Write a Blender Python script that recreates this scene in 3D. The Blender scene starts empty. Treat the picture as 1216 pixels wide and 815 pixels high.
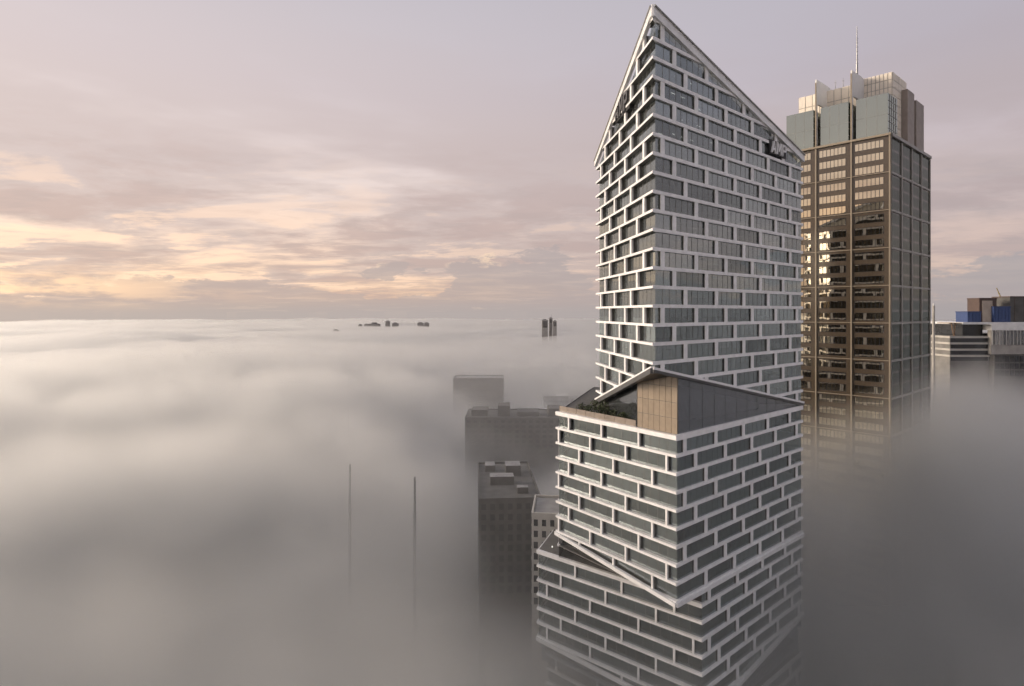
import bpy, bmesh, math, random
from mathutils import Vector, Matrix, noise

R = math.radians
S = bpy.context.scene
COL = S.collection
random.seed(7)

# ------------------------------------------------------------------ camera
CAM_Z = 154.0
FPX = 648.0                      # focal length in photograph pixels (1216 wide)
cam_d = bpy.data.cameras.new('camera')
cam_d.sensor_width = 36.0
cam_d.lens = 36.0 * FPX / 1216.0
cam_d.shift_y = -0.030
cam_d.clip_start = 1.0
cam_d.clip_end = 60000.0
cam = bpy.data.objects.new('camera', cam_d)
cam.location = (0, 0, CAM_Z)
cam.rotation_euler = (R(90), 0, 0)
COL.objects.link(cam)
S.camera = cam

# ------------------------------------------------------------------ sun
SUN_AZ, SUN_EL = -82.0, 12.0      # azimuth from +Y towards +X, elevation
sd = Vector((math.sin(R(SUN_AZ)) * math.cos(R(SUN_EL)), math.cos(R(SUN_AZ)) * math.cos(R(SUN_EL)), math.sin(R(SUN_EL))))
sun_l = bpy.data.lights.new('sun', 'SUN')
sun_l.energy = 3.3
sun_l.angle = R(20)
sun_l.color = (1.0, 0.84, 0.68)
sun = bpy.data.objects.new('sun', sun_l)
sun.rotation_euler = sd.to_track_quat('Z', 'Y').to_euler()
COL.objects.link(sun)

# ------------------------------------------------------------------ world: hazy dawn sky under thin streaky cloud
W = bpy.data.worlds.new('World'); S.world = W; W.use_nodes = True
nt = W.node_tree; nt.nodes.clear()
def N(t, **kw):
    n = nt.nodes.new(t)
    for k, v in kw.items(): setattr(n, k, v)
    return n
def L(a, b): nt.links.new(a, b)
def M(op, a, b=None, c=None, clamp=False):
    n = N('ShaderNodeMath', operation=op, use_clamp=clamp)
    for i, v in enumerate((a, b, c)):
        if v is None: continue
        if isinstance(v, (int, float)): n.inputs[i].default_value = v
        else: L(v, n.inputs[i])
    return n.outputs[0]
def ramp(fac, stops, interp='LINEAR'):
    n = N('ShaderNodeValToRGB'); cr = n.color_ramp; cr.interpolation = interp
    while len(cr.elements) < len(stops): cr.elements.new(0.5)
    for e, (p, c) in zip(cr.elements, stops):
        e.position = p
        e.color = (c, c, c, 1) if isinstance(c, (int, float)) else (*c, 1)
    L(fac, n.inputs[0]); return n.outputs[0]
def mixc(fac, a, b, blend='MIX'):
    n = N('ShaderNodeMix', data_type='RGBA', blend_type=blend)
    if isinstance(fac, (int, float)): n.inputs[0].default_value = fac
    else: L(fac, n.inputs[0])
    for i, v in ((6, a), (7, b)):
        if isinstance(v, tuple): n.inputs[i].default_value = (*v, 1)
        else: L(v, n.inputs[i])
    return n.outputs[2]
def sstep(x, a, b):
    n = N('ShaderNodeMapRange', interpolation_type='SMOOTHSTEP')
    L(x, n.inputs[0]); n.inputs[1].default_value = a; n.inputs[2].default_value = b
    return n.outputs[0]
tc = N('ShaderNodeTexCoord'); sep = N('ShaderNodeSeparateXYZ'); L(tc.outputs['Generated'], sep.inputs[0])
dx, dy, dz = sep.outputs
zc = M('MAXIMUM', dz, 0.0)
# angle to the sun in azimuth -> glow 0..1
hl = M('SQRT', M('ADD', M('MULTIPLY', dx, dx), M('MULTIPLY', dy, dy)))
hdot = M('DIVIDE', M('ADD', M('MULTIPLY', dx, math.sin(R(SUN_AZ))), M('MULTIPLY', dy, math.cos(R(SUN_AZ)))), M('MAXIMUM', hl, 1e-4))
glow = M('POWER', M('MULTIPLY_ADD', hdot, 0.5, 0.5), 1.3)
elr = M('POWER', M('MAXIMUM', M('MULTIPLY_ADD', dz, 1.0 / 1.2, 0.1 / 1.2), 0.0), 0.5)
def ep(z): return math.sqrt((z + 0.1) / 1.2)
far = ramp(elr, [(0.0, (.29, .27, .275)), (ep(0.0), (.35, .31, .315)), (ep(0.03), (.46, .375, .36)), (ep(0.10), (.54, .415, .395)),
                 (ep(0.22), (.50, .42, .445)), (ep(0.36), (.41, .38, .445)), (ep(0.6), (.46, .45, .51)), (1.0, (.55, .57, .65))])
near = ramp(elr, [(0.0, (.40, .36, .33)), (ep(0.0), (.44, .385, .345)), (ep(0.03), (.98, .64, .41)), (ep(0.10), (1.14, .82, .60)),
                  (ep(0.22), (1.0, .83, .74)), (ep(0.36), (.80, .69, .68)), (ep(0.6), (.52, .49, .53)), (1.0, (.55, .57, .65))])
base = mixc(glow, far, near)
# cloud deck, seen in perspective: project the direction on a plane overhead
inv = M('DIVIDE', 1.0, M('ADD', zc, 0.075))
px, py = M('MULTIPLY', dx, inv), M('MULTIPLY', dy, inv)
def deck(sx, sy, rot, detail, rough, seed, dist=0.0):
    c = N('ShaderNodeCombineXYZ')
    cr_, sr_ = math.cos(R(rot)), math.sin(R(rot))
    L(M('MULTIPLY', M('ADD', M('MULTIPLY', px, cr_), M('MULTIPLY', py, sr_)), sx), c.inputs[0])
    L(M('MULTIPLY', M('ADD', M('MULTIPLY', px, -sr_), M('MULTIPLY', py, cr_)), sy), c.inputs[1])
    c.inputs[2].default_value = seed
    n = N('ShaderNodeTexNoise'); n.inputs['Scale'].default_value = 1.0
    n.inputs['Detail'].default_value = detail; n.inputs['Roughness'].default_value = rough; n.inputs['Distortion'].default_value = dist
    L(c.outputs[0], n.inputs['Vector']); return n.outputs['Fac']
n1 = deck(0.95, 1.25, -8, 7, 0.62, 3.1, 0.25)
n2 = deck(0.34, 0.42, -22, 5, 0.58, 11.3, 0.4)
n3 = deck(2.2, 3.4, 6, 4, 0.6, 21.0, 0.2)
lowmask = M('SUBTRACT', 1.0, sstep(dz, 0.10, 0.34))
veil = M('MULTIPLY', sstep(n2, 0.44, 0.60), M('MULTIPLY_ADD', M('SUBTRACT', 1.0, sstep(dz, 0.2, 0.5)), 0.85, 0.1))
streak = M('MULTIPLY', sstep(n1, 0.45, 0.60), lowmask)
fine = M('MULTIPLY', sstep(n3, 0.47, 0.62), lowmask)
base = mixc(M('MULTIPLY', veil, 0.75), base, mixc(glow, (.43, .36, .365), (.60, .48, .45)))
base = mixc(M('MULTIPLY', streak, 0.72), base, mixc(glow, (.41, .33, .34), (.60, .42, .355)))
base = mixc(M('MULTIPLY', fine, 0.35), base, mixc(glow, (.40, .335, .34), (.52, .41, .37)))
lit = M('MULTIPLY', sstep(n1, 0.47, 0.38), M('SUBTRACT', 1.0, sstep(dz, 0.04, 0.30)))
base = mixc(M('MULTIPLY', lit, M('MULTIPLY_ADD', glow, 0.75, 0.12)), base, mixc(glow, (.64, .48, .43), (1.36, .93, .62)))
# bank of cumulus low over the horizon
az = M('ARCTAN2', dx, dy)
def bankn(sa, sz, seed):
    cc = N('ShaderNodeCombineXYZ'); L(M('MULTIPLY', az, sa), cc.inputs[0]); L(M('MULTIPLY', dz, sz), cc.inputs[1]); cc.inputs[2].default_value = seed
    nb = N('ShaderNodeTexNoise'); nb.inputs['Scale'].default_value = 1.0; nb.inputs['Detail'].default_value = 7; nb.inputs['Roughness'].default_value = 0.6
    L(cc.outputs[0], nb.inputs['Vector']); return nb.outputs['Fac']
bank_h = M('MULTIPLY_ADD', M('SUBTRACT', bankn(5.0, 16.0, 9.4), 0.5), 0.34, 0.048)
def azg(c, w): v = M('DIVIDE', M('SUBTRACT', az, c), w); return M('EXPONENT', M('MULTIPLY', M('MULTIPLY', v, v), -1.0))
bank_h = M('ADD', bank_h, M('MULTIPLY', azg(0.03, 0.13), 0.035))
bd = M('SUBTRACT', dz, bank_h)
bank = M('SUBTRACT', 1.0, sstep(bd, -0.006, 0.006))
rim = M('MULTIPLY', M('SUBTRACT', 1.0, sstep(M('ABSOLUTE', bd), 0.0, 0.012)), sstep(bankn(9, 9, 2.2), .52, .66))
base = mixc(M('MULTIPLY', bank, 0.72), base, mixc(glow, (.33, .315, .35), (.55, .42, .37)))
ez = M('DIVIDE', M('SUBTRACT', dz, 0.035), 0.026)
ember = M('MULTIPLY', M('MULTIPLY', azg(-0.78, 0.22), M('EXPONENT', M('MULTIPLY', M('MULTIPLY', ez, ez), -1.0))), sstep(bankn(7, 30, 4.4), .40, .58))
base = mixc(M('MULTIPLY', ember, 0.85), base, (1.30, .86, .52))
base = mixc(M('MULTIPLY', rim, 0.7), base, mixc(glow, (.72, .52, .40), (1.2, .90, .62)))
low = M('SUBTRACT', 1.0, sstep(dz, -0.008, 0.030))
base = mixc(M('MULTIPLY', low, 0.88), base, mixc(glow, (.35, .325, .34), (.52, .45, .415)))
sky = N('ShaderNodeTexSky', sky_type='NISHITA'); sky.sun_disc = False
sky.sun_elevation = R(SUN_EL); sky.sun_rotation = R(SUN_AZ)
clouds = N('ShaderNodeVectorMath', operation='SCALE'); L(base, clouds.inputs[0]); clouds.inputs['Scale'].default_value = 10.0
tot = mixc(0.92, sky.outputs[0], clouds.outputs[0])
bg = N('ShaderNodeBackground'); bg.inputs['Strength'].default_value = 0.1
L(tot, bg.inputs['Color'])
ow = N('ShaderNodeOutputWorld'); L(bg.outputs[0], ow.inputs['Surface'])

S.view_settings.view_transform = 'Standard'; S.view_settings.look = 'None'
S.view_settings.exposure = 0.15; S.view_settings.gamma = 1.0; S.view_settings.use_curve_mapping = False
cy = S.cycles
cy.max_bounces = 8; cy.diffuse_bounces = 2; cy.glossy_bounces = 3; cy.transmission_bounces = 2
cy.volume_bounces = 3
cy.volume_step_rate = 3.0; cy.transparent_max_bounces = 12
cy.use_denoising = True
cy.caustics_reflective = False; cy.caustics_refractive = False
cy.use_adaptive_sampling = True; cy.adaptive_threshold = 0.05; cy.adaptive_min_samples = 16

# ------------------------------------------------------------------ materials
MATS = {}
def mat(name, col, rough=0.6, metal=0.0, var=0.12, scale=0.5, spec=0.5, bump=0.0, rnd=0.0, emit=None):
    """Principled with a little noise in colour, and a per-object shift."""
    m = bpy.data.materials.new(name); m.use_nodes = True; t = m.node_tree
    p = t.nodes['Principled BSDF']
    p.inputs['Roughness'].default_value = rough; p.inputs['Metallic'].default_value = metal
    p.inputs['Specular IOR Level'].default_value = spec
    tcn = t.nodes.new('ShaderNodeTexCoord'); nz = t.nodes.new('ShaderNodeTexNoise')
    nz.inputs['Scale'].default_value = scale; nz.inputs['Detail'].default_value = 6
    geo = t.nodes.new('ShaderNodeNewGeometry')
    t.links.new(geo.outputs['Position'], nz.inputs['Vector'])
    hs = t.nodes.new('ShaderNodeHueSaturation'); hs.inputs['Color'].default_value = (*col, 1)
    mp = t.nodes.new('ShaderNodeMapRange'); mp.inputs[1].default_value = 0.3; mp.inputs[2].default_value = 0.7
    mp.inputs[3].default_value = 1 - var; mp.inputs[4].default_value = 1 + var
    t.links.new(nz.outputs['Fac'], mp.inputs[0])
    oi = t.nodes.new('ShaderNodeObjectInfo'); m2 = t.nodes.new('ShaderNodeMapRange')
    m2.inputs[3].default_value = 1 - rnd; m2.inputs[4].default_value = 1 + rnd
    t.links.new(oi.outputs['Random'], m2.inputs[0])
    mu = t.nodes.new('ShaderNodeMath'); mu.operation = 'MULTIPLY'
    t.links.new(mp.outputs[0], mu.inputs[0]); t.links.new(m2.outputs[0], mu.inputs[1]); t.links.new(mu.outputs[0], hs.inputs['Value'])
    t.links.new(hs.outputs[0], p.inputs['Base Color'])
    if bump:
        b = t.nodes.new('ShaderNodeBump'); b.inputs['Strength'].default_value = bump; b.inputs['Distance'].default_value = 0.1
        t.links.new(nz.outputs['Fac'], b.inputs['Height']); t.links.new(b.outputs[0], p.inputs['Normal'])
    if emit:
        p.inputs['Emission Color'].default_value = (*emit[0], 1); p.inputs['Emission Strength'].default_value = emit[1]
    MATS[name] = m; return m

def glass(name, tint, refl=0.22, through=0.55, rough=0.02, gcol=(.95, .97, 1.0), wobble=0.012, vary=0.0):
    """Coated facade glass: mirror share with Fresnel, the rest a dark tinted view inside."""
    m = bpy.data.materials.new(name); m.use_nodes = True; t = m.node_tree; t.nodes.clear()
    out = t.nodes.new('ShaderNodeOutputMaterial')
    gl = t.nodes.new('ShaderNodeBsdfGlossy'); gl.inputs['Roughness'].default_value = rough; gl.inputs['Color'].default_value = (*gcol, 1)
    tr = t.nodes.new('ShaderNodeBsdfTransparent'); tr.inputs['Color'].default_value = (through * tint[0], through * tint[1], through * tint[2], 1)
    df = t.nodes.new('ShaderNodeBsdfDiffuse'); df.inputs['Color'].default_value = (tint[0] * .06, tint[1] * .06, tint[2] * .06, 1)
    add = t.nodes.new('ShaderNodeAddShader')
    fr = t.nodes.new('ShaderNodeFresnel'); fr.inputs['IOR'].default_value = 1.5
    ma = t.nodes.new('ShaderNodeMath'); ma.operation = 'MULTIPLY_ADD'; ma.inputs[1].default_value = 1 - refl; ma.inputs[2].default_value = refl
    t.links.new(fr.outputs[0], ma.inputs[0])
    if vary:
        ov = t.nodes.new('ShaderNodeObjectInfo'); vr = t.nodes.new('ShaderNodeMapRange')
        vr.inputs[3].default_value = refl - vary * .6; vr.inputs[4].default_value = refl + vary * .6
        t.links.new(ov.outputs['Random'], vr.inputs[0]); t.links.new(vr.outputs[0], ma.inputs[2])
    mx = t.nodes.new('ShaderNodeMixShader'); t.links.new(ma.outputs[0], mx.inputs[0])
    if through > 0:
        t.links.new(tr.outputs[0], add.inputs[0]); t.links.new(df.outputs[0], add.inputs[1]); t.links.new(add.outputs[0], mx.inputs[1])
    else:
        t.links.new(df.outputs[0], mx.inputs[1])
    t.links.new(gl.outputs[0], mx.inputs[2])
    if wobble:
        geo = t.nodes.new('ShaderNodeNewGeometry'); oi = t.nodes.new('ShaderNodeObjectInfo')
        nz = t.nodes.new('ShaderNodeTexNoise'); nz.inputs['Scale'].default_value = 0.45; nz.inputs['Detail'].default_value = 1
        t.links.new(geo.outputs['Position'], nz.inputs['Vector'])
        wn = t.nodes.new('ShaderNodeTexWhiteNoise'); wn.noise_dimensions = '1D'; t.links.new(oi.outputs['Random'], wn.inputs['W'])
        def vm(op, a, b):
            v = t.nodes.new('ShaderNodeVectorMath'); v.operation = op
            for i, q in enumerate((a, b)):
                if isinstance(q, tuple): v.inputs[i].default_value = q
                else: t.links.new(q, v.inputs[i])
            return v.outputs[0]
        a = vm('MULTIPLY', vm('SUBTRACT', nz.outputs['Color'], (.5, .5, .5)), (wobble,) * 3)
        b = vm('MULTIPLY', vm('SUBTRACT', wn.outputs['Color'], (.5, .5, .5)), (wobble,) * 3)
        nn = vm('NORMALIZE', vm('ADD', geo.outputs['Normal'], vm('ADD', a, b)), (0, 0, 0))
        t.links.new(nn, gl.inputs['Normal'])
    t.links.new(mx.outputs[0], out.inputs['Surface']); MATS[name] = m; return m

mat('white_cladding', (.80, .795, .785), .42, var=.09, scale=.6, rnd=.05)
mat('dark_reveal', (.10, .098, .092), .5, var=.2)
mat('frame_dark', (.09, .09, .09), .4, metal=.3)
mat('fin_grey', (.16, .16, .155), .4, metal=.3)
mat('balustrade', (.24, .20, .165), .25, var=.1, rnd=.1)
mat('slab', (.05, .05, .05), .8)
mat('core', (.07, .07, .07), .9, var=.3, scale=.6)
mat('roof_grey', (.24, .235, .23), .8, var=.25, scale=.3)
mat('terrace', (.10, .095, .085), .85, var=.3, scale=1.2)
mat('blind', (.42, .41, .39), .8, var=.06, rnd=.3)
mat('sign_black', (.015, .015, .015), .6)
mat('lamp', (.9, .9, .85), .5, emit=((1, .97, .9), 1.2))
glass('tower_glass', (.62, .66, .65), .23, .5, gcol=(.89, 1.0, 1.0), vary=.16)
glass('rear_glass', (.5, .52, .52), .02, .3, gcol=(.4, .4, .4))  # mirror colour greyed to dim the sun glare seen in bronze panes
glass('pavilion_glass', (.60, .66, .70), .20, .8)
glass('parapet_glass', (.75, .72, .68), .10, .85)
mat('dawn_tan_glass', (.285, .23, .17), .25, var=.08, rnd=.08, scale=.8)  # hall glass as opaque tan: dawn glow put into the colour
mat('granite', (.068, .052, .036), .18, var=.25, scale=3.0, spec=.8)
glass('bronze_glass', (.30, .24, .16), .58, 0.0, gcol=(1.0, .90, .70), wobble=.008)
glass('grey_glass', (.20, .22, .20), .08, 0.0, gcol=(.62, .68, .64), wobble=.015)
glass('crown_glass', (.42, .50, .44), .34, 0.0, gcol=(.86, .95, .88), wobble=.004)
mat('mid_metal', (.26, .255, .235), .4, metal=.2, var=.06)
mat('gold_trim', (.31, .265, .2), .35, metal=.3, var=.05)
mat('cream_panel', (.80, .73, .62), .5, var=.06, rnd=.05)
mat('crown_frame', (.78, .77, .74), .5, var=.04)
mat('pillar_brown', (.26, .22, .19), .5)
mat('concrete', (.36, .345, .32), .85, var=.18, scale=.3)
mat('concrete_mid', (.19, .185, .175), .85, var=.2, scale=.3)
mat('concrete_dark', (.095, .092, .085), .85, var=.25, scale=.25)
mat('concrete_pale', (.46, .44, .40), .8, var=.12, scale=.4)
mat('window_dim', (.035, .036, .036), .3, var=.1, rnd=.3)
mat('window_dark', (.02, .022, .025), .12, var=.1, rnd=.3, spec=.6)
mat('blue_wrap', (.035, .065, .17), .5, var=.12, scale=1.5)
mat('blue_dark', (.03, .05, .13), .5, var=.12, scale=1.5)
mat('plant_brown', (.085, .055, .045), .6, var=.15)
mat('beige_panel', (.40, .34, .28), .6)
mat('white_paint', (.70, .70, .69), .5)
mat('steel', (.30, .30, .30), .45, metal=.6)
mat('yellow_paint', (.34, .25, .06), .5)
mat('ground_mat', (.07, .072, .065), .95, var=.5, scale=.02)
mat('leaf', (.045, .06, .025), .7, var=.4, scale=2.0, rnd=.25)
mat('bark', (.09, .065, .045), .9)
mat('roof_red', (.20, .14, .12), .8, var=.3, scale=.1)
mat('timber', (.20, .13, .08), .7)

# ------------------------------------------------------------------ mesh helpers
def obj(name, me, parent=None, **props):
    o = bpy.data.objects.new(name, me); COL.objects.link(o)
    if parent is not None: o.parent = parent
    for k, v in props.items(): o[k] = v
    return o
def empty(name, loc, **props):
    o = bpy.data.objects.new(name, None); o.location = loc; COL.objects.link(o)
    o.empty_display_size = 2
    for k, v in props.items(): o[k] = v
    return o
class MB:
    """Collects polygons with a material index, in world coordinates."""
    def __init__(s, *mats): s.v = []; s.f = []; s.m = []; s.mats = mats
    def poly(s, pts, m=0):
        i = len(s.v); s.v += [tuple(p) for p in pts]; s.f.append(tuple(range(i, i + len(pts)))); s.m.append(m)
    def prism(s, a, b, m=0, ms=None, mb=None, ma=None):
        """a, b: matching rings (a = top/front, counter-clockwise seen from outside)."""
        i = len(s.v); n = len(a); s.v += [tuple(p) for p in a] + [tuple(p) for p in b]
        s.f.append(tuple(range(i, i + n))); s.m.append(m if ma is None else ma)
        s.f.append(tuple(range(i + 2 * n - 1, i + n - 1, -1))); s.m.append(m if mb is None else mb)
        for k in range(n):
            k2 = (k + 1) % n
            s.f.append((i + k, i + n + k, i + n + k2, i + k2)); s.m.append(m if ms is None else (ms[k] if isinstance(ms, (list, tuple)) else ms))
    def box(s, x0, x1, y0, y1, z0, z1, m=0, mt=None):
        s.prism([(x0, y0, z1), (x1, y0, z1), (x1, y1, z1), (x0, y1, z1)], [(x0, y0, z0), (x1, y0, z0), (x1, y1, z0), (x0, y1, z0)], m, ma=mt)
    def tube(s, p, q, r0, r1=None, n=8, m=0):
        p, q = Vector(p), Vector(q); r1 = r0 if r1 is None else r1
        d = (q - p).normalized(); u = d.orthogonal().normalized(); w = d.cross(u)
        def ring(c, r): return [c + (u * math.cos(2 * math.pi * k / n) + w * math.sin(2 * math.pi * k / n)) * r for k in range(n)]
        s.prism(ring(q, r1), ring(p, r0), m)
    def mesh(s, name, origin=(0, 0, 0), smooth=False):
        me = bpy.data.meshes.new(name); o = Vector(origin)
        me.from_pydata([tuple(Vector(v) - o) for v in s.v], [], s.f)
        for k in s.mats: me.materials.append(MATS[k])
        me.polygons.foreach_set('material_index', s.m)
        if smooth: me.polygons.foreach_set('use_smooth', [True] * len(s.f))
        me.update(); return me
    def build(s, name, parent=None, **props):
        """Link as one object; world coordinates are kept although parents are moved."""
        o = Vector((0, 0, 0))
        p = parent
        while p is not None: o += p.location; p = p.parent
        return obj(name, s.mesh(name, o), parent, **props)
def top(name, loc, label, cat, group=None):
    o = empty(name, loc, label=label, category=cat)
    if group: o['group'] = group
    return o
def clip(poly, a, b, c):
    """keep a*u + b*z <= c"""
    out = []
    for i in range(len(poly)):
        p, q = poly[i], poly[(i + 1) % len(poly)]
        dp, dq = a * p[0] + b * p[1] - c, a * q[0] + b * q[1] - c
        if dp <= 0: out.append(p)
        if dp * dq < 0:
            t = dp / (dp - dq); out.append((p[0] + (q[0] - p[0]) * t, p[1] + (q[1] - p[1]) * t))
    return out
def clip_poly(poly, region):
    """region: convex, counter-clockwise in (u, z)"""
    for i in range(len(region)):
        (x0, y0), (x1, y1) = region[i], region[(i + 1) % len(region)]
        a, b = (y1 - y0), -(x1 - x0)
        poly = clip(poly, a, b, a * x0 + b * y0)
        if len(poly) < 3: return []
    res = []
    for p in poly:
        if not res or abs(p[0] - res[-1][0]) + abs(p[1] - res[-1][1]) > 1e-4: res.append(p)
    if len(res) > 1 and abs(res[0][0] - res[-1][0]) + abs(res[0][1] - res[-1][1]) < 1e-4: res.pop()
    return res if len(res) >= 3 else []
def area(p): return abs(sum(p[i][0] * p[(i + 1) % len(p)][1] - p[(i + 1) % len(p)][0] * p[i][1] for i in range(len(p)))) / 2

class Face:
    """A vertical facade plane from P (u=0) to Q (u=len); P->Q runs counter-clockwise seen from outside (left to right)."""
    def __init__(s, P, Q):
        s.P = Vector((P[0], P[1], 0)); d = Vector((Q[0] - P[0], Q[1] - P[1], 0)); s.len = d.length; s.d = d / s.len
        s.n = Vector((s.d.y, -s.d.x, 0))
    def pt(s, u, z, off=0.0): p = s.P + s.d * u + s.n * off; return Vector((p.x, p.y, z))
    def slab(s, mb, poly, o0, o1, m=0, ms=None, sh=None):
        """extrude a (u,z) polygon from offset o0 to o1; sh(u,off) shifts u for mitred ends"""
        f = sh or (lambda u, o: u)
        mb.prism([s.pt(f(u, o1), z, o1) for u, z in poly], [s.pt(f(u, o0), z, o0) for u, z in poly], m, ms, mb=m)

# ------------------------------------------------------------------ ground and fog
def ground():
    mb = MB('ground_mat'); n = 96
    rr = [0, 400, 1500, 4000, 12000]
    for i in range(len(rr) - 1):
        for k in range(n):
            a0, a1 = 2 * math.pi * k / n, 2 * math.pi * (k + 1) / n
            p = [(rr[i] * math.cos(a0), rr[i] * math.sin(a0), 0), (rr[i + 1] * math.cos(a0), rr[i + 1] * math.sin(a0), 0),
                 (rr[i + 1] * math.cos(a1), rr[i + 1] * math.sin(a1), 0), (rr[i] * math.cos(a1), rr[i] * math.sin(a1), 0)]
            if i == 0: p = p[1:3] + [(0, 0, 0)]
            mb.poly(p)
    mb.build('ground', kind='structure')
ground()

def fog_material(dens, aniso=0.6, grid=False, col=(.93, .934, .918)):
    m = bpy.data.materials.new('fog_volume'); m.use_nodes = True; t = m.node_tree; t.nodes.clear()
    o = t.nodes.new('ShaderNodeOutputMaterial'); p = t.nodes.new('ShaderNodeVolumePrincipled')
    p.inputs['Density'].default_value = dens; p.inputs['Anisotropy'].default_value = aniso
    p.inputs['Color'].default_value = (*col, 1)
    for k in ('Density Attribute', 'Temperature Attribute', 'Color Attribute'): p.inputs[k].default_value = ''
    if grid: p.inputs['Density Attribute'].default_value = 'density'
    else: m.cycles.homogeneous_volume = True
    m.cycles.volume_sampling = 'DISTANCE'
    t.links.new(p.outputs[0], o.inputs['Volume']); return m
# wide even layers: thin mist overhead and the fog plain out to the horizon
def fog_layer(idx, z_near, z_far, dens, amp, zb, rmax):
    nr, na = 60, 144
    rs = [0.0] + [40 * (rmax / 40) ** (k / (nr - 1)) for k in range(nr)]
    vs, fs = [(0, 0, 0)], []
    seed = Vector((idx * 13.7, idx * 7.1, idx * 3.3))
    for r in rs[1:]:
        for a in range(na):
            t = 2 * math.pi * a / na; x, y = r * math.cos(t), r * math.sin(t); qv = Vector((x, y, 0))
            k = min(1.0, max(0.0, (r - 620) / 480)); k = k * k * (3 - 2 * k)
            e = min(1.0, max(0.0, (r / rmax - .45) / .55))
            h = (noise.fractal(qv / 420.0 + seed * .3, 0.8, 2.1, 4) * amp + noise.noise(qv / 1300.0 + seed) * amp) * (k if idx else .5)
            vs.append((x, y, max(zb + 2.0, z_near + (z_far - z_near) * k + h - 26 * e * e)))
    vs[0] = (0, 0, vs[1][2])
    def id_(i, a): return 1 + (i - 1) * na + a % na
    for a in range(na): fs.append((0, id_(1, a), id_(1, a + 1)))
    for i in range(1, nr):
        for a in range(na): fs.append((id_(i, a), id_(i + 1, a), id_(i + 1, a + 1), id_(i, a + 1)))
    b0 = len(vs)
    for a in range(na):
        t = 2 * math.pi * a / na; vs.append((rmax * math.cos(t), rmax * math.sin(t), zb))
    for a in range(na): fs.append((id_(nr, a), b0 + a, b0 + (a + 1) % na, id_(nr, a + 1)))
    fs.append(tuple(reversed(range(b0, b0 + na))))
    me = bpy.data.meshes.new('fog'); me.from_pydata(vs, [], fs); me.update()
    me.materials.append(fog_material(dens, col=(.875, .882, .875)))
    return obj('fog', me, kind='stuff', label='grey morning fog lying over the city', category='fog')
LAYERS = [(122, 66, .0012, 8), (52, 90, .0045, 26), (30, 76, .016, 24)]
for i, (zn, zf, de, am) in enumerate(LAYERS): fog_layer(i, zn, zf, de, am, -1.5 - .1 * i, (9000, 7200, 5600, 4400)[i])

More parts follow.
